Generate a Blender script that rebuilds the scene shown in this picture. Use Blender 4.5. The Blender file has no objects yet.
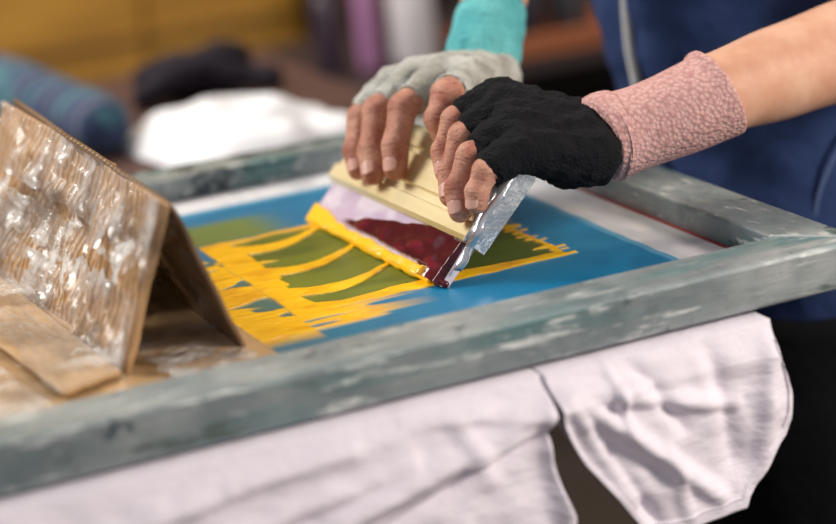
import bpy, bmesh, math, random
import numpy as np
from mathutils import Vector, Matrix, noise as mn
random.seed(3); rng=np.random.RandomState(7)
Z0=0.95
sc=bpy.context.scene
def lin(c):
    return tuple(((x/255)/12.92 if x/255<=.04045 else ((x/255+.055)/1.055)**2.4) for x in c)
# ---------- materials ----------
class M:
    def __init__(s,name,col,rough=.6,metal=0,spec=.5,sss=0,coat=0):
        s.m=bpy.data.materials.new(name);s.m.use_nodes=True;s.nt=s.m.node_tree
        s.b=s.nt.nodes['Principled BSDF'];s.b.inputs['Base Color'].default_value=(*lin(col),1)
        s.b.inputs['Roughness'].default_value=rough;s.b.inputs['Metallic'].default_value=metal
        s.b.inputs['Specular IOR Level'].default_value=spec
        if sss:
            s.b.inputs['Subsurface Weight'].default_value=sss;s.b.inputs['Subsurface Radius'].default_value=(1,.35,.2);s.b.inputs['Subsurface Scale'].default_value=.006
        if coat: s.b.inputs['Coat Weight'].default_value=coat;s.b.inputs['Coat Roughness'].default_value=.12
        s.tc=s.nt.nodes.new('ShaderNodeTexCoord');s.lastbump=None
    def n(s,t,**k):
        x=s.nt.nodes.new(t)
        for a,b in k.items(): setattr(x,a,b)
        return x
    def l(s,a,b): s.nt.links.new(a,b)
    def noise(s,scale,detail=4,stretch=(1,1,1),rough=.55):
        mp=s.n('ShaderNodeMapping');mp.inputs['Scale'].default_value=stretch;s.l(s.tc.outputs['Object'],mp.inputs[0])
        x=s.n('ShaderNodeTexNoise');x.inputs['Scale'].default_value=scale;x.inputs['Detail'].default_value=detail;x.inputs['Roughness'].default_value=rough
        s.l(mp.outputs[0],x.inputs['Vector']);return x.outputs[0]
    def vor(s,scale,stretch=(1,1,1)):
        mp=s.n('ShaderNodeMapping');mp.inputs['Scale'].default_value=stretch;s.l(s.tc.outputs['Object'],mp.inputs[0])
        x=s.n('ShaderNodeTexVoronoi');x.inputs['Scale'].default_value=scale;s.l(mp.outputs[0],x.inputs['Vector']);return x.outputs[0]
    def wave(s,scale,stretch=(1,1,1),dist=0,dirn='X'):
        mp=s.n('ShaderNodeMapping');mp.inputs['Scale'].default_value=stretch;s.l(s.tc.outputs['Object'],mp.inputs[0])
        x=s.n('ShaderNodeTexWave');x.bands_direction=dirn;x.inputs['Scale'].default_value=scale;x.inputs['Distortion'].default_value=dist;s.l(mp.outputs[0],x.inputs['Vector']);return x.outputs['Fac']
    def ramp(s,fac,stops):
        r=s.n('ShaderNodeValToRGB');cr=r.color_ramp
        while len(cr.elements)<len(stops): cr.elements.new(.5)
        for e,(p,c) in zip(cr.elements,stops): e.position=p;e.color=(*(lin(c) if max(c)>1 else c),1)
        s.l(fac,r.inputs[0]);return r.outputs[0]
    def mix(s,fac,a,b,mode='MIX'):
        x=s.n('ShaderNodeMix',data_type='RGBA',blend_type=mode)
        if isinstance(fac,float): x.inputs[0].default_value=fac
        else: s.l(fac,x.inputs[0])
        for v,i in ((a,6),(b,7)):
            if isinstance(v,tuple): x.inputs[i].default_value=(*lin(v),1)
            else: s.l(v,x.inputs[i])
        return x.outputs[2]
    def col(s,o): s.l(o,s.b.inputs['Base Color']);return s
    def rough(s,o): s.l(o,s.b.inputs['Roughness']);return s
    def bump(s,h,strength=.3,dist=.002):
        b=s.n('ShaderNodeBump');b.inputs['Strength'].default_value=strength;b.inputs['Distance'].default_value=dist
        s.l(h,b.inputs['Height'])
        if s.lastbump: s.l(s.lastbump,b.inputs['Normal'])
        s.lastbump=b.outputs[0];s.l(b.outputs[0],s.b.inputs['Normal']);return s
def BW(a,b): return [(a,(0,0,0)),(b,(1.,1.,1.))]
W01=BW(0,1)
# ---------- geometry helpers ----------
def mesh(name,V,Fc,mat,parent=None,smooth=True):
    me=bpy.data.meshes.new(name);me.from_pydata([tuple(v) for v in V],[],[tuple(f) for f in Fc]);me.update()
    if mat is not None: me.materials.append(mat.m if isinstance(mat,M) else mat)
    if smooth: me.polygons.foreach_set('use_smooth',[True]*len(me.polygons))
    ob=bpy.data.objects.new(name,me);sc.collection.objects.link(ob)
    if parent: ob.parent=parent
    return ob
def empty(name,loc=(0,0,0)):
    e=bpy.data.objects.new(name,None);e.empty_display_size=.05;sc.collection.objects.link(e);return e
def mod(ob,t,**k):
    m=ob.modifiers.new(t.lower(),t)
    for a,b in k.items(): setattr(m,a,b)
    return m
def grid(nu,nv,fn,name,mat,parent=None,smooth=True):
    V=[fn(i/(nu-1),j/(nv-1)) for j in range(nv) for i in range(nu)]
    Fc=[(j*nu+i,j*nu+i+1,(j+1)*nu+i+1,(j+1)*nu+i) for j in range(nv-1) for i in range(nu-1)]
    return mesh(name,V,Fc,mat,parent,smooth)
def boxv(x0,x1,y0,y1,z0,z1):
    return [(x0,y0,z0),(x1,y0,z0),(x1,y1,z0),(x0,y1,z0),(x0,y0,z1),(x1,y0,z1),(x1,y1,z1),(x0,y1,z1)]
BF=[(0,3,2,1),(4,5,6,7),(0,1,5,4),(1,2,6,5),(2,3,7,6),(3,0,4,7)]
def box(name,b,mat,parent=None,bev=.003):
    o=mesh(name,boxv(*b),BF,mat,parent,False)
    if bev: mod(o,'BEVEL',width=bev,segments=2)
    return o
def catmull(P,R,n):
    P=[Vector(p) for p in P];P=[P[0]*2-P[1]]+P+[P[-1]*2-P[-2]];R=[R[0]]+list(R)+[R[-1]]
    op,orr=[],[]
    for i in range(1,len(P)-2):
        for k in range(n):
            t=k/n;a,b,c,d=P[i-1:i+3]
            op.append(.5*((2*b)+(c-a)*t+(2*a-5*b+4*c-d)*t*t+(3*b-a-3*c+d)*t**3))
            s=t*t*(3-2*t);orr.append(R[i]*(1-s)+R[i+1]*s)
    op.append(P[-2]);orr.append(R[-2]);return op,orr
def loftdata(P,R,seg=20,sub=6,round0=True,round1=True,up=None,asp=1.0,rfn=None):
    pts,rad=catmull(P,R,sub) if sub>1 else ([Vector(p) for p in P],list(R))
    if round1:
        d=(pts[-1]-pts[-2]).normalized();p0=pts[-1].copy();r=rad[-1]
        for k in range(1,7):
            a=k/6*math.pi/2*.97;pts.append(p0+d*r*math.sin(a)*.95);rad.append(r*math.cos(a))
    if round0:
        d=(pts[0]-pts[1]).normalized();p0=pts[0].copy();r=rad[0]
        for k in range(1,6):
            a=k/5*math.pi/2*.97;pts.insert(0,p0+d*r*math.sin(a)*.95);rad.insert(0,r*math.cos(a))
    V,Fc=[],[];nrm=None
    for i,p in enumerate(pts):
        t=(pts[min(i+1,len(pts)-1)]-pts[max(i-1,0)]).normalized()
        if nrm is None:
            u=Vector(up) if up else Vector((0,0,1))
            if abs(u.normalized().dot(t))>.95:u=Vector((1,0,0))
            nrm=(u-t*u.dot(t)).normalized()
        else: nrm=(nrm-t*nrm.dot(t)).normalized()
        b=t.cross(nrm)
        for k in range(seg):
            a=2*math.pi*k/seg;r=rad[i]
            if rfn: r*=rfn(i/(len(pts)-1),a)
            V.append(p+nrm*math.cos(a)*r*asp+b*math.sin(a)*r)
    for i in range(len(pts)-1):
        for k in range(seg): k2=(k+1)%seg;Fc.append((i*seg+k,i*seg+k2,(i+1)*seg+k2,(i+1)*seg+k))
    Fc.append(tuple(range(seg))[::-1]);Fc.append(tuple(range((len(pts)-1)*seg,len(pts)*seg)))
    return V,Fc
def loft(name,P,R,mat,parent=None,**k):
    V,Fc=loftdata(P,R,**k);return mesh(name,V,Fc,mat,parent)
def blob(name,parts,mat,parent=None,voxel=.0025,it=6,fac=.5,disp=0,dsz=.02):
    V,Fc=[],[]
    for P,R in parts:
        v,f=loftdata(P,R,seg=14,sub=3);o=len(V);V+=v;Fc+=[tuple(i+o for i in q) for q in f]
    ob=mesh(name,V,Fc,mat,parent)
    mod(ob,'REMESH',mode='VOXEL',voxel_size=voxel,use_smooth_shade=True);mod(ob,'SMOOTH',factor=fac,iterations=it)
    if disp:
        tx=bpy.data.textures.new(name+'_folds','CLOUDS');tx.noise_scale=dsz;tx.noise_depth=2
        mod(ob,'DISPLACE',texture=tx,strength=disp,mid_level=.5,texture_coords='LOCAL')
    return ob
LAT=rng.rand(256,256)
def vn(x,y,seed=0):
    x=np.asarray(x)+seed*17.3+500;y=np.asarray(y)+seed*9.7+500
    xi=np.floor(x).astype(int);yi=np.floor(y).astype(int);fx=x-xi;fy=y-yi
    fx=fx*fx*(3-2*fx);fy=fy*fy*(3-2*fy)
    g=lambda a,b:LAT[a%256,b%256]
    return (g(xi,yi)*(1-fx)+g(xi+1,yi)*fx)*(1-fy)+(g(xi,yi+1)*(1-fx)+g(xi+1,yi+1)*fx)*fy
def fbm(x,y,s=0): return .55*vn(x,y,s)+.28*vn(2*x,2*y,s+1)+.17*vn(4*x,4*y,s+2)
def sm(a,b,x): t=np.clip((x-a)/(b-a),0,1);return t*t*(3-2*t)
def colgrid(name,X,Y,Zf,C,mat,parent,tf=None):
    ny,nx=X.shape
    P=np.stack([X,Y,Zf],-1).reshape(-1,3)
    if tf is not None: P=tf(P)
    idx=np.arange(nx*ny).reshape(ny,nx)
    Fc=np.stack([idx[:-1,:-1],idx[:-1,1:],idx[1:,1:],idx[1:,:-1]],-1).reshape(-1,4)
    me=bpy.data.meshes.new(name);me.vertices.add(len(P));me.vertices.foreach_set('co',P.ravel().astype(np.float32))
    me.loops.add(Fc.size);me.loops.foreach_set('vertex_index',Fc.ravel().astype(np.int32))
    me.polygons.add(len(Fc));me.polygons.foreach_set('loop_start',np.arange(0,Fc.size,4,dtype=np.int32))
    me.update(calc_edges=True);me.polygons.foreach_set('use_smooth',[True]*len(Fc))
    ca=me.color_attributes.new('Col','FLOAT_COLOR','POINT');ca.data.foreach_set('color',C.reshape(-1,4).ravel().astype(np.float32))
    me.materials.append(mat.m);ob=bpy.data.objects.new(name,me);sc.collection.objects.link(ob);ob.parent=parent;return ob
def vcolmat(name,rough=.35,spec=.5):
    m=M(name,(128,128,128),rough,spec=spec);a=m.n('ShaderNodeVertexColor',layer_name='Col');m.l(a.outputs[0],m.b.inputs['Base Color'])
    m.l(a.outputs[1],m.b.inputs['Roughness']);return m

# ---------- screen printing frame ----------
frame=empty('screen_printing_frame')
def railmat(nm,st,blot):
    r=M(nm,(150,160,160),.45,.3)
    c1=r.ramp(r.noise(7,5),[(.3,(98,114,118)),(.5,(140,148,150)),(.72,(188,192,190))])
    c2=r.mix(r.ramp(r.noise(10,7,st,.65),BW(.50,.62)),c1,(94,130,132))
    c3=r.mix(r.ramp(r.noise(50,7,st,.72),BW(.56,.66)),c2,(222,226,224))
    c4=r.mix(r.ramp(r.noise(26,8,(1,1,1),.75),BW(blot,blot+.05)),c3,(60,74,80))
    c5=r.mix(r.ramp(r.noise(19,6,st,.7),BW(.60,.66)),c4,(84,98,92))
    r.col(c5);r.rough(r.ramp(r.noise(40,4),[(.3,(.25,.25,.25)),(.7,(.55,.55,.55))]));r.bump(r.noise(120,6,st,.7),.5,.0015);return r
railx=railmat('weathered_aluminium_x',(.25,1.6,1.6),.60);raily=railmat('weathered_aluminium_y',(1.6,.3,1.6),.60);railf=railmat('weathered_aluminium_far',(.6,1.3,1.3),.53)
x0,x1,y0,y1,w,h=-.86,0.,0.,.627,.059,.042
V=[];
for z in (0,-h):
    V+=[(x0-w,y0-w,z),(x1+w,y0-w,z),(x1+w,y1+w,z),(x0-w,y1+w,z),(x0,y0,z),(x1,y0,z),(x1,y1,z),(x0,y1,z)]
Fc=[]
for k in range(4):
    k2=(k+1)%4
    Fc+=[(k,k2,4+k2,4+k),(8+k2,8+k,12+k,12+k2),(k2,k,8+k,8+k2),(4+k,4+k2,12+k2,12+k)]
o=mesh('frame_rails',V,Fc,railx,frame,False);o.data.materials.append(raily.m);o.data.materials.append(railf.m)
for i,p in enumerate(o.data.polygons): p.material_index=[0,1,2,1][i//4]
mod(o,'BEVEL',width=.004,segments=3)
weld=M('weld',(196,202,202),.35,.5);weld.bump(weld.noise(300,3),.6,.001)
for a,b in (((0,0,0),(w-.002,-w+.002,0)),((0,y1,0),(w-.002,y1+w-.002,0))):
    loft('weld_seam',[Vector(a).lerp(Vector(b),t/4)for t in range(5)],[.0014,.002,.0017,.002,.0014],weld,frame,seg=8)
st=.0013
xs=np.arange(x0-.001,x1+.001,st);ys=np.arange(-.001,y1+.002,st);X,Y=np.meshgrid(xs,ys)
def C(c): return np.array(lin(c))
def blend(A,c,m): return A*(1-m[...,None])+C(c)*m[...,None]
A=np.zeros(X.shape+(3,))+C((8,112,156))
A=blend(A,(28,134,182),sm(-.32,-.08,X)*.7);A=blend(A,(16,110,138),sm(.3,.1,Y)*sm(-.25,-.4,X)*.8)  # brighter right side: sky reflection put into the emulsion blue
A=blend(A,(8,84,124),sm(.5,.75,fbm(X*14,Y*14,3))*.4)
Ro=np.full(X.shape,.38)
nb=(vn(X*60,Y*60,5)-.5)*.006
strip=np.maximum(sm(-.064,-.061,X+nb*.5),sm(.553,.556,Y+nb*.5))
A=blend(A,(90,155,190),strip*.9)
strip2=np.maximum(sm(-.056,-.053,X+nb*.4),sm(.566,.569,Y+nb*.4))
A=blend(A,(222,220,224),strip2);A=blend(A,(176,180,188),strip2*sm(.45,.7,fbm(X*30,Y*10,8))*.7)
A=blend(A,(150,40,50),sm(-.007,-.004,X));Ro=Ro+strip2*.1
m=sm(.0,.03,(.525-Y))*sm(0,.012,Y-.425)*sm(0,.03,X+.44+nb)*sm(0,.06,-.275-X)
A=blend(A,(112,128,38),m*.9)
wb=(vn(X*45,Y*45,11)-.5)*.004
dl=X+.400+wb;dr=-.123-X+wb;db=Y-.150+wb;dt=.428-Y+wb
rect=sm(0,.0012,np.minimum(np.minimum(dl,dr),np.minimum(db,dt)))
g=rect
A=blend(A,(112,122,26),g);A=blend(A,(78,94,20),g*sm(-.31,-.24,X));A=blend(A,(66,84,16),g*sm(.42,.72,fbm(X*7,Y*26,21))*.75)
n1=.65*vn(X*9,Y*30,31)+.35*vn(X*18,Y*90,33)
cur=.35*np.sin((X+.4)*26)
ph=(Y-.158)/.088+cur+.25*vn(X*12,Y*8,35)
lobes=(.5+.5*np.cos(2*np.pi*ph))
ph2=(Y-.150)/.041+cur*.8+.5*vn(X*8,Y*8,36)
lob2=(.5+.5*np.cos(2*np.pi*ph2))
xx=(X+.385)
stre=sm(0,.015,lobes-(.60+.395*np.clip(xx/.125,0,1.1)**.6))*sm(-.255,-.27,X)
stre=np.maximum(stre,sm(0,.02,lob2-(.80+.3*np.clip(xx/.07,0,1.4)**.7))*(xx<.07)*(vn(X*2,Y*22,38)>.35))
bord=np.maximum.reduce([sm(.030,.026,dl+(n1-.5)*.014),sm(.022,.018,db+(n1-.5)*.016-(.014*sm(-.34,-.40,X))),sm(.010,.008,dt+(n1-.5)*.006),
   sm(.007,.005,dr-.018*(vn(X*25,Y*150,41)**3))])
stre2=sm(.72,.78,vn(X*7,Y*140,43))*sm(.04,.03,db)*sm(-.26,-.25,X)
yel=rect*np.maximum.reduce([stre,bord,stre2])
rag=sm(.002,-.001,dr)*sm(-.010,-.008,dr)*sm(.66,.72,vn(X*20,Y*190,45))*sm(0,.002,np.minimum(db,dt))
ol=sm(-.50,-.47,X)*sm(.004,-.002,dl)*sm(.075,.11,Y)*sm(.395,.36,Y)
spl=ol*sm(.33,.42,.6*vn(X*22-Y*16,Y*34+X*8,51)+.4*vn(X*50,Y*80,53)+.08*sm(-.46,-.40,X))
A=blend(A,(90,112,50),ol*.6)
bt=sm(.098,.106,Y)*sm(.152,.148,Y)*sm(-.49,-.47,X)*sm(-.27,-.37,X)
spl2=bt*sm(.47,.54,.6*vn(X*9+Y*30,Y*80,61)+.4*vn(X*20,Y*130,63)+.2*sm(.125,.15,Y)*sm(-.30,-.36,X))
yel=np.clip(np.maximum.reduce([yel,rag,spl,spl2]),0,1)
A=blend(A,(255,196,8),yel);A=blend(A,(226,150,0),yel*sm(.45,.8,fbm(X*40,Y*80,71))*.6)
Ro=Ro*(1-yel)+.28*yel
Zf=-.026+yel*(.0006+.0018*fbm(X*50,Y*90,73))
Cc=np.concatenate([A,Ro[...,None]],-1)
inkm=vcolmat('emulsion_mesh_and_ink');inkm.bump(inkm.noise(900,2),.06,.0005)
colgrid('mesh_and_ink',X,Y,Zf,Cc,inkm,frame)

# ---------- squeegee ----------
sq=empty('squeegee')
B0=Vector((-.262,.140,-.026));E=Vector((-.027,.9996,0)).normalized();T=Vector((.7068,.019,.7071)).normalized();N=E.cross(T)*-1
if N.z<0:N=-N
L=.2975
def S(s,t,n): return B0+E*s+T*t+N*n
wood=M('cream_gold_aluminium',(236,222,176),.32,.45);wood.col(wood.mix(wood.ramp(wood.noise(10,5,(1,.25,3)),BW(.35,.7)),(246,234,196),(214,192,136)));wood.bump(wood.noise(120,4,(1,.05,1)),.12,.001)
prof=[(.046,-.012),(.046,.010),(.050,.014),(.064,.014),(.066,.0100),(.074,.0100),(.076,.014),(.104,.014),(.106,.0112),(.110,.0112),(.112,.014),(.126,.014),(.134,.009),(.137,0),(.134,-.008),(.128,-.012)]
ns=24;V=[];Fc=[];k=len(prof)
for i in range(ns+1):
    for t,n in prof: V.append(S(-.006+(L+.012)*i/ns,t,n))
for i in range(ns):
    for j in range(k): j2=(j+1)%k;Fc.append((i*k+j,i*k+j2,(i+1)*k+j2,(i+1)*k+j))
Fc.append(tuple(range(k)));Fc.append(tuple(range(ns*k,ns*k+k))[::-1])
o=mesh('handle',V,Fc,wood,sq,False)
rub=M('rubber_blade',(206,196,208),.4)
V=[S(s,t,n) for s in (-.002,L+.002) for t,n in ((0.001,-.004),(.0,.003),(.05,.0045),(.05,-.0045))]
mesh('rubber_blade',V,[(0,1,2,3),(7,6,5,4),(0,4,5,1),(1,5,6,2),(2,6,7,3),(3,7,4,0)],rub,sq,False)
ss,tt=np.meshgrid(np.linspace(-.002,L+.002,330),np.linspace(0,.0475,60))
n2=fbm(ss*60,tt*90,81);n3=fbm(ss*22,tt*40,82)
A=np.zeros(ss.shape+(3,))+C((212,200,214));A=blend(A,(168,138,176),sm(.4,.7,fbm(ss*25,tt*40,83))*.6)
mr=sm(.0,.004,tt-(.007+.004*n2))*sm(0,.003,(.018+.032*sm(.245,.07,ss)+.014*(n3-.5))-tt)*sm(.245,.205,ss+.04*(n3-.5))
mr=np.maximum(mr,sm(.036,.026,ss+(n2-.5)*.02)*sm(.046,.042,tt))
A=blend(A,(74,8,24),mr);A=blend(A,(130,26,50),mr*sm(.5,.75,n3)*.7)
ye=sm(.002,-.001,tt-(.0075+.007*(fbm(ss*30,tt*0+1,85)-.4)+.009*sm(.2,.29,ss)))*sm(.02,.035,ss)
A=blend(A,(255,196,8),ye)
hh=.0050+mr*(.003+.004*n3)+ye*(.003+.003*fbm(ss*40,tt*50,87));hh=hh*sm(-.0022,.004,ss)
Ro=.4-.26*mr-.08*ye
P=np.concatenate([A,Ro[...,None]],-1)
e_,t_,n_=np.array(E),np.array(T),np.array(N)
colgrid('blade_ink',ss,tt,hh,P,vcolmat('blade_ink'),sq,tf=lambda Q:np.array(B0)+Q[:,:1]*e_+Q[:,1:2]*t_+Q[:,2:3]*n_)
ym=M('yellow_ink',(255,194,6),.28);ym.bump(ym.noise(90,3),.3,.002)
mm=M('maroon_ink',(74,8,24),.18);mm.bump(mm.noise(80,3),.3,.003)
random.seed(5)
pp=[S(.018+(L-.014)*i/26,.0,.003+random.uniform(0,.002)) for i in range(27)]
loft('yellow_ink_bead',[p+Vector((0,0,.0005)) for p in pp],[random.uniform(.0030,.0050) for _ in pp],ym,sq,seg=12,sub=5)
loft('maroon_ink_bead',[S(-.003,.004,.001),S(.010,.004,.004),S(.030,.007,.005),S(.06,.014,.005)],[.0035,.0052,.0050,.003],mm,sq,seg=14)
capm=M('bright_metal',(200,200,206),.22,.75);capm.bump(capm.noise(70,4),.5,.003)
pr=[(.046,-.012),(.046,.0145),(.125,.0148),(.134,.010),(.138,0),(.135,-.009),(.128,-.0125)]
k=len(pr);V=[S(-.008,t,n) for t,n in pr]+[S(-.0062,t,n) for t,n in pr]
mesh('end_plate',V,[tuple(range(k)),tuple(range(k,2*k))[::-1]]+[(i,(i+1)%k,k+(i+1)%k,k+i) for i in range(k)],capm,sq,False)
gv=[];gf=[];q=[(.018,.006),(.04,.010),(.062,.0175),(.09,.019),(.12,.017),(.143,.010)]
cp,_=catmull([Vector((t,n,0)) for t,n in q],[1]*6,6)
for i,c_ in enumerate(cp):
    f=i/(len(cp)-1);wd0=.003+.008*math.sin(math.pi*f)+.002*math.sin(f*23)
    gv+=[S(-.008-.003*math.sin(f*5),c_.x,c_.y),S(-.008-wd0,c_.x+.003,c_.y-.006)]
for i in range(len(cp)-1): gf.append((2*i,2*i+1,2*i+3,2*i+2))
mod(mesh('side_guard',gv,gf,capm,sq),'SOLIDIFY',thickness=.0014)

# ---------- hands ----------
skin=M('skin',(205,148,122),.55,spec=.35,sss=.08)
skin.col(skin.mix(skin.ramp(skin.noise(22,5),BW(.35,.7)),(218,172,146),(198,142,114)))
skin.bump(skin.noise(260,4),.22,.0012);skin.bump(skin.noise(60,3),.2,.002)
fskin=M('finger_skin',(200,140,115),.52,spec=.35,sss=.08)
f1=fskin.mix(fskin.ramp(fskin.noise(38,5),BW(.35,.68)),(210,158,134),(166,98,80))
fskin.col(fskin.mix(fskin.ramp(fskin.noise(160,5,(1,1,2.2),.7),BW(.54,.72)),f1,(120,66,54)))
fskin.bump(fskin.noise(150,6,(1,1,2.8),.7),.85,.002)
nailm=M('fingernail',(214,164,150),.3,sss=.1)
grey=M('grey_knit',(172,172,166),.95,spec=.1)
grey.col(grey.mix(grey.ramp(grey.noise(35,5),BW(.4,.75)),(190,190,184),(138,134,124)));grey.bump(grey.vor(330),.7,.002)
blk=M('black_knit',(20,20,24),.95,spec=.2);blk.bump(blk.vor(330),.7,.002);blk.bump(blk.noise(45,4),.6,.006)
teal=M('teal_knit',(104,190,192),.9,spec=.15)
teal.col(teal.mix(teal.ramp(teal.noise(30,4),BW(.3,.7)),(118,198,200),(84,168,174)));teal.bump(teal.vor(260),.9,.003)
pink=M('pink_knit',(205,156,152),.9,spec=.15)
pink.col(pink.mix(pink.ramp(pink.vor(240),BW(.2,.8)),(216,174,168),(190,142,138)));pink.bump(pink.vor(240),.7,.002)
def V3(l): return [Vector((a/1000,b/1000,c/1000)) for a,b,c in l]
def finger(name,P,parent,sc_=1.0,nail=True):
    m,p,d,t=P
    pts=[m,m.lerp(p,.55),m.lerp(p,.85),p,p.lerp(d,.25),p.lerp(d,.6),d.lerp(p,.12),d,d.lerp(t,.35),d.lerp(t,.75)]
    rad=[.0125,.0122,.0126,.0135,.0121,.0110,.0116,.0120,.0112,.0101]
    def crease(u,a):
        k=0
        for c in (.42,.74): k+=math.exp(-((u-c)/.035)**2)
        return 1+.032*math.sin(u*170)*k+.018*mn.noise(Vector((u*25,math.cos(a)*1.5,math.sin(a)*1.5)))
    V,Fc=loftdata(pts,[r*sc_ for r in rad],seg=28,sub=9,rfn=crease)
    ob=mesh(name,V,Fc,fskin,parent)
    if nail:
        ax=(t-d).normalized();dor=(N*.9+Vector((-.2,-.35,.0)));dor=(dor-ax*dor.dot(ax)).normalized();sd=ax.cross(dor)
        c=d.lerp(t,.66);r=.0105*sc_
        VV,FF=[],[];nu,nv=11,11
        for j in range(nv):
            q=(j/(nv-1)-.5);wd2=.72*math.sqrt(max(0,1-(abs(q)*2)**3.2))+.05
            for i in range(nu):
                a=(i/(nu-1)-.5)*2*wd2
                rr=r*(1.03-.05*(q+.5))-.0001
                VV.append(c+ax*(q*.0125*sc_)+dor*math.cos(a)*rr+sd*math.sin(a)*rr)
        for j in range(nv-1):
            for i in range(nu-1): FF.append((j*nu+i,j*nu+i+1,(j+1)*nu+i+1,(j+1)*nu+i))
        no=mesh(name+'_nail',VV,FF,nailm,parent);mod(no,'SOLIDIFY',thickness=.0007,offset=0)
    return ob
person=empty('person')
FR={'little':V3([(-178,415,106),(-221,399,82),(-238,380,54),(-243,363,32)]),
    'ring':V3([(-160,386,119),(-214,370,92),(-234,348,59),(-242,328,33)]),
    'middle':V3([(-142,356,124),(-204,326,101),(-224,308,70),(-232,296,42)]),
    'index':V3([(-130,326,120),(-178,280,117),(-194,268,98),(-192,262,80)])}
FL={'index':V3([(-150,222,120),(-195,226,103),(-211,222,77),(-217,208,54)]),
    'middle':V3([(-158,195,116),(-204,193,95),(-221,188,66),(-231,173,40)]),
    'ring':V3([(-168,162,104),(-213,159,84),(-230,157,57),(-235,144,33)]),
    'little':V3([(-180,132,88),(-214,128,76),(-225,126,60),(-228,124,46)])}
FS={'right':1.16,'left':1.08}
for side,FD in (('right',FR),('left',FL)):
    for nme,P in FD.items(): finger('%s_%s_finger'%(side,nme),P,person,FS[side]*(1.0 if nme!='little' else .92),nail=not(side=='right' and nme=='index'))
thR=V3([(-85,392,85),(-118,350,72),(-150,318,60),(-172,300,40)])
thL=V3([(-95,175,62),(-118,200,60),(-145,222,55),(-168,232,38)])
finger('right_thumb',thR,person,1.15,False);finger('left_thumb',thL,person,1.15,False)
gR=empty('fingerless_glove');gL=empty('fingerless_glove')
wR=Vector((-.073,.423,.096));wL=Vector((-.090,.166,.076))
def gparts(FD,wr,rw,th,rk=.0165,ends=.72):
    parts=[];ms=[FD[k][0] for k in ('index','middle','ring','little')]
    for k in ('index','middle','ring','little'):
        m,p=FD[k][:2];parts.append(([m,m.lerp(p,ends*.5),m.lerp(p,ends)],[rk*.98,rk*.97,rk*.93]))
    for i,m in enumerate(ms):
        off=(m-(ms[1]+ms[2])/2)*.45
        parts.append(([m,m.lerp(wr+off,.5),wr+off],[rk*1.02,rk*1.25,rw]))
    for a,b in zip(ms[:-1],ms[1:]):
        q=(a+b)/2;parts.append(([q,q.lerp(wr,.5),wr],[rk*.95,rk*1.25,rw]))
    parts.append(([wr,th[0].lerp(th[1],.5),th[1].lerp(th[2],.6)],[rw,rw*.85,.017]))
    return parts
blob('glove_body',gparts(FR,wR,.027,thR,.0182)+[([wR,Vector((-.062,.436,.112))],[.028,.031])],grey,gR,disp=.006,dsz=.015,it=4)
blob('glove_body',gparts(FL,wL,.030,thL,.0190)+[([wL+Vector((-.02,0,-.012)),wL+Vector((0,0,-.008))],[.032,.032])],blk,gL,disp=.008,dsz=.016,it=4)
for G,FD,mt,fs in ((gR,FR,grey,1.16),(gL,FL,blk,1.08)):
    for k in FD:
        m,p=FD[k][:2];c=m.lerp(p,.78);ax=(p-m).normalized();u=ax.orthogonal().normalized();v=ax.cross(u)
        r=.0136*fs
        ring=[c+u*math.cos(a)*r+v*math.sin(a)*r for a in [i/16*2*math.pi for i in range(19)]]
        loft('finger_hem',ring,[.0022]*19,mt,G,seg=8,sub=1)
def cuffrad(u,a): return 1+.02*math.sin(u*22)+.014*math.sin(a*5+u*9)+.02*mn.noise(Vector((u*5,math.cos(a)*1.3,math.sin(a)*1.3)))
V,Fc=loftdata(V3([(-76,422,96),(-64,434,110),(-50,447,132),(-38,457,150),(-36,459,153)]),[.032,.040,.039,.0365,.036],seg=64,sub=8,round0=False,round1=False,rfn=cuffrad)
mesh('wrist_cuff',V,Fc,teal,gR)
V,Fc=loftdata(V3([(-80,166,72),(-66,168,74),(-52,166,75),(-10,155,85),(28,147,96),(42,146,101)]),[.039,.0445,.0405,.040,.0435,.0450],seg=64,sub=8,round0=False,round1=False,rfn=cuffrad)
mesh('wrist_cuff',V,Fc,pink,gL)
def armloft(name,P,R): return loft(name,P,R,skin,person,seg=32,sub=8)
armloft('left_arm',V3([(-100,168,70),(-60,170,74),(40,147,99),(130,165,104),(215,182,110),(305,197,124),(345,250,225),(370,300,355),(380,340,450)]),[.026,.029,.0395,.046,.049,.048,.050,.054,.058])
armloft('right_arm',V3([(-80,418,90),(-60,438,112),(-28,466,168),(28,512,255),(75,545,325),(120,580,385),(190,620,430),(270,665,470),(340,690,500)]),[.024,.026,.035,.042,.044,.042,.046,.052,.056])
navy=M('navy_fleece',(36,52,92),.92,spec=.12)
navy.col(navy.mix(navy.ramp(navy.noise(7,5),BW(.35,.7)),(36,50,86),(50,66,106)));navy.bump(navy.noise(500,3),.5,.001);navy.bump(navy.noise(9,3),.7,.03)
black=M('black_trousers',(14,14,18),.9,spec=.1);black.bump(black.noise(12,4),.5,.02)
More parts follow.
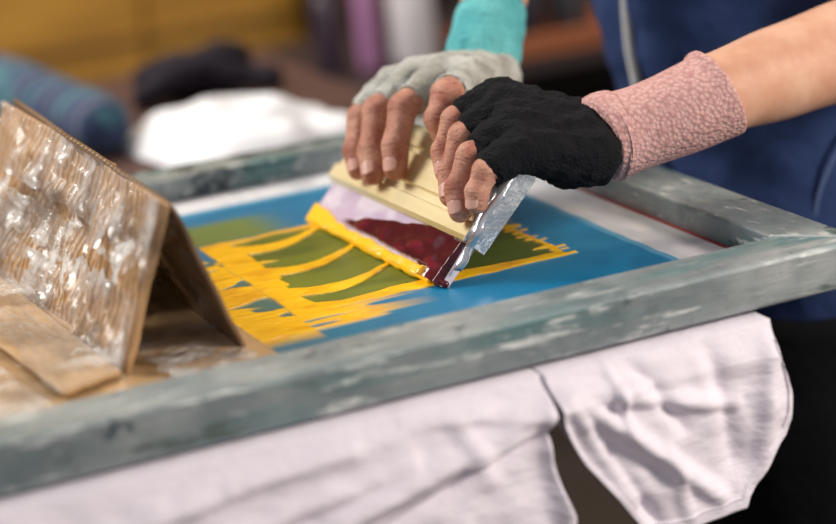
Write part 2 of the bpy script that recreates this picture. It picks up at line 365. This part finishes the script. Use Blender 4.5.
def rings(name,RG,mat,parent,seg=64,sub=6,disp=.006,pw=2.3):
    V=[];Fc=[];A=np.array(RG,float);n=(len(A)-1)*sub+1
    for i in range(n):
        f=i/sub;k=min(int(f),len(A)-2);t=f-k
        a=A[max(k-1,0)];b=A[k];c=A[k+1];d=A[min(k+2,len(A)-1)]
        q=.5*((2*b)+(c-a)*t+(2*a-5*b+4*c-d)*t*t+(3*b-a-3*c+d)*t**3)
        for j in range(seg):
            th=2*math.pi*j/seg;cs,sn=math.cos(th),math.sin(th)
            x=math.copysign(abs(cs)**(2/pw),cs);y=math.copysign(abs(sn)**(2/pw),sn)
            p=Vector((q[0]+x*q[3],q[1]+y*q[4],q[2]));e=mn.noise(p*9)*disp+mn.noise(Vector((p.x*16,p.y*16,p.z*30)))*disp*.5
            V.append(p+Vector((cs,sn,0))*e)
    for i in range(n-1):
        for j in range(seg): j2=(j+1)%seg;Fc.append((i*seg+j,i*seg+j2,(i+1)*seg+j2,(i+1)*seg+j))
    Fc.append(tuple(range(seg))[::-1]);Fc.append(tuple(range((n-1)*seg,n*seg)))
    return mesh(name,V,Fc,mat,parent)
rings('hooded_vest',[(.29,.42,-.235,.125,.185),(.29,.42,-.22,.135,.195),(.29,.43,-.12,.135,.195),(.285,.46,.0,.128,.185),(.28,.50,.10,.125,.18),(.30,.51,.22,.13,.19),(.335,.52,.36,.125,.205),(.365,.525,.46,.11,.20),(.385,.53,.52,.085,.14),(.39,.53,.555,.06,.075)],navy,person,sub=10,seg=90,disp=.016)
for nm,c in (('left_trouser_leg',(.235,.335)),('right_trouser_leg',(.27,.53))):
    rings(nm,[(c[0]+.01,c[1],-.19,.11,.11),(c[0],c[1],-.35,.105,.10),(c[0],c[1],-.60,.085,.085),(c[0]+.01,c[1],-.80,.078,.078),(c[0]+.01,c[1],-.90,.075,.075)],black,person,disp=.012,pw=2)
    blob(nm.replace('trouser_leg','shoe'),[([Vector((c[0]+.03,c[1],-.905)),Vector((c[0]-.06,c[1],-.905)),Vector((c[0]-.16,c[1],-.915))],[.042,.042,.032])],black,person,voxel=.008)
for nm,s,a,b in (('left_sleeve',1,(.375,.33,.45),(.345,.27,.33)),('right_sleeve',-1,(.345,.69,.5),(.25,.655,.465))):
    loft(nm,[Vector((.37,.53,.44)),Vector(a),Vector(b)],[.075,.075,.068],navy,person,seg=32)
loft('neck',[Vector((.39,.53,.52)),Vector((.375,.53,.62))],[.055,.052],skin,person,seg=24)
blob('head',[([Vector((.345,.53,.735)),Vector((.35,.53,.70)),Vector((.325,.53,.64))],[.085,.078,.05]),([Vector((.37,.53,.745)),Vector((.385,.53,.74))],[.088,.085]),
  ([Vector((.262,.53,.71)),Vector((.25,.53,.685))],[.008,.014]),([Vector((.36,.448,.70)),Vector((.36,.446,.68))],[.014,.01]),([Vector((.36,.612,.70)),Vector((.36,.614,.68))],[.014,.01])],skin,person,voxel=.005)
hair=M('dark_hair',(40,28,22),.6);blob('hair',[([Vector((.345,.53,.765)),Vector((.39,.53,.765)),Vector((.42,.53,.70))],[.086,.096,.075])],hair,person,voxel=.006)
eye=M('eye',(30,25,25),.2)
for y in (.50,.56): loft('eye',[Vector((.266,y,.715)),Vector((.270,y,.715))],[.008,.008],eye,person,seg=10)
lip=M('lips',(170,90,85),.4);loft('mouth',[Vector((.276,.51,.655)),Vector((.270,.53,.654)),Vector((.276,.55,.655))],[.003,.006,.003],lip,person,seg=10)
zipm=M('white_zip',(225,225,222),.5);zipm.bump(zipm.wave(160,dirn='Z'),.8,.002)
loft('zip',[Vector((.143,.455,-.05)),Vector((.150,.488,.03)),Vector((.149,.500,.10)),Vector((.160,.51,.22)),Vector((.198,.52,.36)),Vector((.245,.525,.46))],[.006]*6,zipm,person,seg=12)
seamm=M('seam_thread',(70,88,128),.8)
loft('pocket_seam',V3([(300,258,30),(258,258,-10),(225,260,-70),(222,258,-150)]),[.0025]*4,seamm,person,seg=8)

# ---------- cardboard ----------
cb=empty('cardboard_box')
def cardmat(nm,a,b,torn_glint,wv=True):
    kb=M(nm,(165,125,80),.45,coat=.5)
    k1=kb.mix(kb.ramp(kb.wave(26,dirn='Y',dist=.8),BW(.3,.8)),a,b) if wv else kb.mix(kb.ramp(kb.noise(9,5),BW(.35,.65)),a,b)
    k2=kb.mix(kb.ramp(kb.noise(7,5,(1,.7,1.6)),BW(.5,.66)),k1,tuple(int(v*.70) for v in a))
    k3=kb.mix(kb.ramp(kb.noise(8,9,(1,1.4,1.6),.66),BW(torn_glint,torn_glint+.03)),k2,(216,208,200))  # whitish patches: torn paper, plus tape highlights put into the colour
    kb.col(k3);kb.rough(kb.ramp(kb.noise(7,4),[(.4,(.22,.22,.22)),(.62,(.55,.55,.55))]))
    kb.bump(kb.noise(14,4,(1,1,1.5),.5),.5,.010)
    if wv: kb.bump(kb.wave(26,dirn='Y',dist=.8),.4,.003)
    return kb
kb=cardmat('taped_cardboard',(146,106,68),(192,150,102),.59)
inner=cardmat('shaded_inner_cardboard',(98,72,50),(120,90,62),.72)  # darker cardboard copy, the tent's inner shade put into its colour
kraft=cardmat('kraft_paper',(190,150,104),(206,168,122),.64,False)
film=M('clear_packing_tape',(238,234,230),.09,spec=1.0,coat=1)
al=film.ramp(film.noise(9,5,(1,2.0,1.1),.6),[(.40,(.08,.08,.08)),(.52,(.20,.20,.20)),(.60,(.62,.62,.62))]);film.l(al,film.b.inputs['Alpha'])  # whitish alpha patches put the wrinkle highlights into the tape
film.bump(film.noise(9,3,(1,2.2,.9),.5),1.0,.03);film.bump(film.noise(34,3,(1,1.5,.6),.5),.5,.006)
def panel(name,a,b,c,d,amp,seed,mat=kb,nu=70,nv=50,rag=0,off=0,fr=1):
    a,b,c,d=map(Vector,(a,b,c,d));nr=(b-a).cross(d-a).normalized()
    def fn(u,v):
        if rag: v=v+rag*(v-.5)*2*mn.noise(Vector((u*9,seed,v*2)))
        p=a.lerp(b,u).lerp(d.lerp(c,u),v);e=mn.fractal(Vector((u*4*fr+seed,v*3*fr,seed)),.8,2.2,4)*amp
        edge=min(u,1-u,max(0,min(v,1-v)))*8;e*=min(1,.25+edge)
        return p+nr*(e+off)
    o=grid(nu,nv,fn,name,mat,cb)
    if mat is not film: mod(o,'SOLIDIFY',thickness=.004,offset=0)
    return o
A1,A2,A3,A4=(-.532,.600,.122),(-.510,.282,.111),(-.577,.216,-.021),(-.604,.50,-.021)
B1,B2,B3,B4=(-.520,.273,.114),(-.524,.078,.118),(-.578,.078,-.021),(-.589,.205,-.022)
panel('front_panel_far',A1,A2,A3,A4,.006,1)
panel('front_panel_near',B1,B2,B3,B4,.006,2)
def lerp3(a,b,t): return tuple(Vector(a).lerp(Vector(b),t))
def sub(q,u0,u1,v0,v1):
    a,b,c,d=q;f=lambda u,v:tuple(Vector(lerp3(a,b,u)).lerp(Vector(lerp3(d,c,u)),v));return f(u0,v0),f(u1,v0),f(u1,v1),f(u0,v1)
QA=(A1,A2,A3,A4);QB=(B1,B2,B3,B4)
nrm=(Vector(A2)-Vector(A1)).cross(Vector(A4)-Vector(A1)).normalized();sg=1 if nrm.x<0 else -1
for nm,q,r_ in (('tape_top_far',sub(QA,.02,.985,.0,.38),.1),('tape_mid_far',sub(QA,.0,.90,.44,.66),.2),('tape_bottom_far',sub(QA,.0,1,.70,1.02),.1),
             ('tape_top_near',sub(QB,.02,.99,.0,.46),.12),('tape_bottom_near',sub(QB,.0,.99,.55,1.0),.12)):
    panel(nm,*q,.004,9+len(nm),film,90,36,r_,.0065*sg,1)
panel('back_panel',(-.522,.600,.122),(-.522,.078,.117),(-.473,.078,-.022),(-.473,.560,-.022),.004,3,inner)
panel('bottom_flap',(-.845,.60,-.016),(-.47,.60,-.020),(-.455,.012,-.021),(-.845,.012,-.018),.004,5,kraft,90,90)
panel('side_flap',(-.604,.50,-.012),(-.584,.075,-.014),(-.640,.045,-.010),(-.68,.45,-.002),.004,8,kraft,60,40)
for i,q in enumerate((((-.60,.50,.000),(-.585,.06,-.006),(-.645,.035,-.004),(-.665,.50,.006)),((-.70,.42,-.004),(-.655,.02,-.008),(-.70,.015,-.010),(-.76,.42,-.004)),((-.48,.16,-.014),(-.475,.03,-.014),(-.55,.025,-.014),(-.56,.16,-.014)))):
    panel('tape_strip_%d'%(i+1),*q,.004,i,film,90,30,.15,.0,1)

# ---------- t-shirt ----------
sh=empty('t_shirt')
cl=M('lilac_white_cotton',(232,224,234),.9,spec=.1);cl.bump(cl.noise(900,2),.15,.0005);cl.bump(cl.noise(20,5,(1,1,2.5)),.5,.010)
cre=[((-.62,-.165),(-.27,-.072),.013,.009),((-.44,-.145),(-.275,-.092),-.010,.007),((-.27,-.072),(-.266,-.2),.012,.012),((-.78,-.10),(-.45,-.065),.007,.008),((-.70,-.135),(-.40,-.09),.007,.008),((-.5,-.2),(-.36,-.155),.009,.009),((-.40,-.055),(-.28,-.075),.009,.006),((-.35,-.105),(-.28,-.085),.008,.006),((-.55,-.07),(-.33,-.062),.005,.006),
     ((-.262,-.066),(-.20,-.17),.011,.007),((-.255,-.066),(-.12,-.19),.012,.008),((-.255,-.064),(-.10,-.11),.009,.007),((-.20,-.045),(-.15,-.12),-.008,.008),((-.24,-.10),(-.18,-.20),-.010,.007),((-.06,-.06),(-.075,-.18),.009,.010),((-.12,-.05),(-.10,-.16),-.007,.010),((-.36,-.06),(-.33,-.12),.005,.009),((-.17,-.13),(-.15,-.2),.006,.007),((-.215,-.05),(-.205,-.11),.008,.005),((-.25,-.062),(-.18,-.075),.008,.005)]
def fold(x,z):
    e=0
    for (ax,az),(bx,bz),amp,wd in cre:
        dx,dz=bx-ax,bz-az;L2=dx*dx+dz*dz;t=((x-ax)*dx+(z-az)*dz)/L2;tc=min(1,max(0,t))
        d=math.hypot(x-ax-tc*dx,z-az-tc*dz);e+=amp*math.exp(-(d/wd)**2)*(.35+.65*math.sin(math.pi*min(1,max(0,.15+.7*tc))))
    return e+.007*mn.noise(Vector((x*12,z*22,3)))+.002*mn.noise(Vector((x*40,z*50,1)))
def hang(x,z,base=-.066):
    k=min(1,max(0,(-z-.045)/.03));return Vector((x,base-max(-.010,fold(x,z))*k-.014*k,z))
def body(u,v):
    if v<.2:
        t=v/.2;x=-.84+(-.268+.84)*u;return Vector((x,.55-(.55+.058)*t,-.0485))
    t=(v-.2)/.8;z=-.0485-.36*t;xr=-.268-.010*math.sin(min(1,t*3)*math.pi)+.012*t
    x=-.84+(xr+.84)*u;return hang(x,z)
o=grid(220,150,body,'body_cloth',cl,sh);mod(o,'SOLIDIFY',thickness=.0015)
lo=[(-.268,-.080),(-.262,-.100),(-.245,-.130),(-.218,-.168),(-.196,-.200),(-.189,-.210),(-.165,-.212),(-.140,-.210),(-.112,-.207),(-.096,-.205),(-.092,-.196),(-.068,-.168),(-.050,-.150),(-.044,-.136),(-.042,-.112),(-.046,-.095),(-.056,-.074),(-.055,-.06)]
def sleeve(u,v):
    f=u*(len(lo)-1);i=min(int(f),len(lo)-2);t=f-i;bx=lo[i][0]*(1-t)+lo[i+1][0]*t;bz=lo[i][1]*(1-t)+lo[i+1][1]*t
    tx=-.272+(.272-.052)*u**.8;tz=-.0485
    if v<.12:
        q=v/.12;return Vector((tx,.45-(.45+.058)*q,tz))
    q=(v-.12)/.88;x=tx+(bx-tx)*q;z=tz+(bz-tz)*q
    p=hang(x,z,-.069)
    if q>.94: p.y-=.0018
    return p
o=grid(180,120,sleeve,'sleeve_cloth',cl,sh);mod(o,'SOLIDIFY',thickness=.0016)
hem=[sleeve(.29+.25*i/30,.95)+Vector((0,-.0012,0)) for i in range(31)]
loft('hem_stitch',hem,[.0008]*31,M('stitch',(190,182,196),.9),sh,seg=6,sub=1)
def slin(u,v):
    p=sleeve(u,.2+.78*v);return p+Vector((0,.036*math.sin(math.pi*v)+.006,0))
grid(60,40,slin,'sleeve_back_cloth',cl,sh)
wd=M('brown_board',(120,78,48),.6);wd.col(wd.mix(wd.ramp(wd.noise(6,5,(1,8,1)),W01),(96,60,36),(140,94,58)))
pt=empty('printing_platen');box('board',(-.80,-.07,-.045,.58,-.078,-.0505),wd,pt)
steel=M('dark_steel',(60,62,66),.45,.7)
box('pedestal_arm',(-.47,-.40,.0,.55,-.12,-.078),steel,pt);box('pedestal_post',(-.49,-.38,.25,.36,-.94,-.12),steel,pt);box('pedestal_base',(-.72,-.15,.05,.60,-.95,-.93),steel,pt)

# ---------- background ----------
tbl=empty('work_table');tt_=M('dark_table_top',(92,58,48),.6);tt_.col(tt_.mix(tt_.ramp(tt_.noise(5,4),W01),(58,38,36),(86,54,48)))
box('table_top',(-1.3,.16,.92,1.76,-.14,-.10),tt_,tbl)
for i,(x,y) in enumerate(((-1.25,.97),(.11,.97),(-1.25,1.71),(.11,1.71))): box('table_leg_%d'%(i+1),(x-.03,x+.03,y-.03,y+.03,-.95,-.14),tt_,tbl)
wc=M('white_cotton',(222,222,228),.9,spec=.1)
def wfn(u,v):
    x=-.215+.255*u;y=.93+.33*v;r=max(0,1-(2*abs(u-.5))**5)*max(0,1-(2*abs(v-.5))**5)
    return Vector((x-.04*v,y+.03*mn.noise(Vector((u*3,v*3,0))),-.097+r*(.052+.022*mn.noise(Vector((u*5,v*5,2))))))
o=grid(60,60,wfn,'folded_white_t_shirt',wc)
rl=M('patterned_textile',(60,90,130),.9)
w1=rl.ramp(rl.wave(4,(1,1,1),3,'Y'),[(.30,(38,52,82)),(.5,(78,102,130)),(.62,(116,92,84)),(.8,(40,60,94))])
rl.col(rl.mix(rl.ramp(rl.noise(18,3),BW(.52,.66)),w1,(60,108,118)))
loft('rolled_textile',[Vector((-.275,1.22,-.055)),Vector((-.290,1.38,-.053)),Vector((-.325,1.60,-.050)),Vector((-.35,1.71,-.050))],[.041,.043,.046,.046],rl,None,seg=40,rfn=lambda u,a:1+.03*math.sin(u*14)+.02*math.sin(a*3))
dk=M('dark_fabric',(44,40,48),.95,spec=.1)
blob('dark_cloth_pile',[([Vector((-.15,1.46,-.080)),Vector((-.06,1.49,-.066)),Vector((.06,1.45,-.080))],[.019,.034,.019]),([Vector((-.1,1.55,-.070)),Vector((.04,1.57,-.067))],[.030,.032])],dk,None,voxel=.008,disp=.02,dsz=.05)
must=M('mustard_wood',(170,124,40),.55);must.col(must.mix(must.ramp(must.noise(2.2,4,(1,1,3)),BW(.3,.7)),(136,94,26),(184,136,46)))
cup=empty('wooden_cupboard');box('carcass',(-1.2,.76,3.24,3.68,-.95,1.0),must,cup)
dark=M('door_gap',(92,62,22),.8)
for i in range(5):
    xx=-1.18+i*.392;box('door_%d'%(i+1),(xx+.004,xx+.382,3.215,3.24,-.90,.96),must,cup,.006)
    box('handle_%d'%(i+1),(xx+.34,xx+.355,3.19,3.215,-.1,.05),steel,cup,.003)
for i,z in enumerate((-.62,-.41,-.30)): box('rail_%d'%(i+1),(-1.19,.755,3.205,3.216,z-.005,z+.005),dark,cup,.001)
dkw=M('dark_wood',(44,30,32),.6)
dc=empty('dark_shelving')
box('back',(.80,2.6,2.95,3.0,-.95,1.2),dkw,dc)
for i,x in enumerate((.80,1.7,2.58)): box('upright_%d'%(i+1),(x-.02,x+.02,2.6,3.0,-.95,1.2),dkw,dc)
for i,z in enumerate((-.6,-.25,.15,.55,.95)): box('shelf_%d'%(i+1),(.80,2.6,2.6,2.95,z-.015,z+.015),dkw,dc)
bn=empty('workbench');box('bench_top',(.28,1.5,1.80,2.35,-.235,-.205),dkw,bn)
for i,(x,y) in enumerate(((.32,1.84),(1.46,1.84),(.32,2.31),(1.46,2.31))): box('bench_leg_%d'%(i+1),(x-.03,x+.03,y-.03,y+.03,-.95,-.235),dkw,bn)
org=M('orange_wood',(150,84,46),.5)
tr=empty('wooden_tray');box('tray_base',(.60,.98,1.81,2.0,-.204,-.190),org,tr);box('tray_front',(.60,.98,1.80,1.815,-.204,-.165),org,tr);box('tray_back',(.60,.98,1.985,2.0,-.204,-.165),org,tr);box('tray_side_1',(.60,.615,1.815,1.985,-.204,-.165),org,tr);box('tray_side_2',(.965,.98,1.815,1.985,-.204,-.165),org,tr)
def bottle(x,y,r,h,col,z=-.204,cap=(230,230,230),name='plastic_bottle'):
    m=M('bottle_plastic',col,.35);e=empty(name)
    P=[(r*.9,0),(r,.01),(r,h*.68),(r*.8,h*.78),(r*.38,h*.85),(r*.38,h*.9)];V=[];Fc=[];sg=28
    for q,zz in P:
        for k in range(sg): a=2*math.pi*k/sg;V.append((x+q*math.cos(a),y+q*math.sin(a),z+zz))
    for i in range(len(P)-1):
        for k in range(sg): k2=(k+1)%sg;Fc.append((i*sg+k,i*sg+k2,(i+1)*sg+k2,(i+1)*sg+k))
    Fc.append(tuple(range(sg))[::-1]);Fc.append(tuple(range((len(P)-1)*sg,len(P)*sg)))
    mesh('bottle_body',V,Fc,m,e)
    V=[(x+r*.45*math.cos(2*math.pi*k/sg),y+r*.45*math.sin(2*math.pi*k/sg),z+zz) for zz in (h*.88,h) for k in range(sg)]
    mesh('cap',V,[(k,(k+1)%sg,sg+(k+1)%sg,sg+k) for k in range(sg)]+[tuple(range(sg,2*sg))],M('cap',cap,.4),e,False)
bottle(.505,1.93,.042,.22,(196,192,196));bottle(.425,1.95,.022,.20,(150,104,144));bottle(.36,1.98,.026,.18,(50,38,52))
bottle(.72,1.90,.035,.16,(35,38,48),z=-.189,name='paint_jar');bottle(.82,1.92,.04,.19,(58,62,70),z=-.189,name='paint_jar');bottle(.65,1.95,.028,.14,(70,60,60),z=-.189,name='paint_jar')
fl=M('floor_concrete',(60,50,46),.8);fl.col(fl.mix(fl.ramp(fl.noise(3,5),W01),(46,38,36),(70,58,52)))
box('floor',(-4,4,-4,3.8,-1.0,-.95),fl,None,0)
wl=M('wall_paint',(120,98,66),.9);box('wall_back',(-4,4,3.7,3.8,-.95,2.2),wl,None,0);box('wall_right',(3.9,4,-4,3.7,-.95,2.2),wl,None,0)
box('baseboard_back',(-4,3.9,3.68,3.7,-.95,-.85),dkw,None,0)
for o in list(sc.objects):
    if o.parent is None: o.location.z+=Z0
# ---------- lights ----------
def area(name,loc,tgt,size,power,col):
    l=bpy.data.lights.new(name,'AREA');l.size=size;l.energy=power;l.color=col;l.shape='SQUARE'
    o=bpy.data.objects.new(name,l);sc.collection.objects.link(o);o.location=loc
    o.rotation_euler=(Vector(tgt)-Vector(loc)).to_track_quat('-Z','Y').to_euler();return o
area('window_light',(-2.2,1.8,2.8),(-.2,.3,.95),1.2,96,(1,.97,.92))
area('warm_area_light',(1.3,-1.7,2.1),(-.1,.1,.9),.6,66,(1,.91,.80))  # warm area light from the right front
area('warm_area_light',(-.2,2.0,3.2),(.1,3.2,.6),1.2,48,(1,.85,.6))  # warm area light aimed at the cupboard
wd_=bpy.data.worlds.new('World');sc.world=wd_;wd_.use_nodes=True;wd_.node_tree.nodes['Background'].inputs[0].default_value=(.95,.95,1,1);wd_.node_tree.nodes['Background'].inputs[1].default_value=.40
# ---------- camera ----------
yw,pi_,ro=.399,.289,-.099
Fv=Vector((math.sin(yw)*math.cos(pi_),math.cos(yw)*math.cos(pi_),-math.sin(pi_)));R0=Vector((math.cos(yw),-math.sin(yw),0));U0=R0.cross(Fv)
Rv=R0*math.cos(ro)+U0*math.sin(ro);Uv=Rv.cross(Fv)
cd=bpy.data.cameras.new('camera');cd.sensor_width=36;cd.lens=2100*36/836;co=bpy.data.objects.new('camera',cd);sc.collection.objects.link(co)
Mx=Matrix((Rv,Uv,-Fv)).transposed().to_4x4();Mx.translation=Vector((-.986,-1.527,.541+Z0));co.matrix_world=Mx
cd.dof.use_dof=True;cd.dof.focus_distance=1.92;cd.dof.aperture_fstop=2.0;cd.clip_start=.05
sc.camera=co
sc.view_settings.view_transform='Standard'
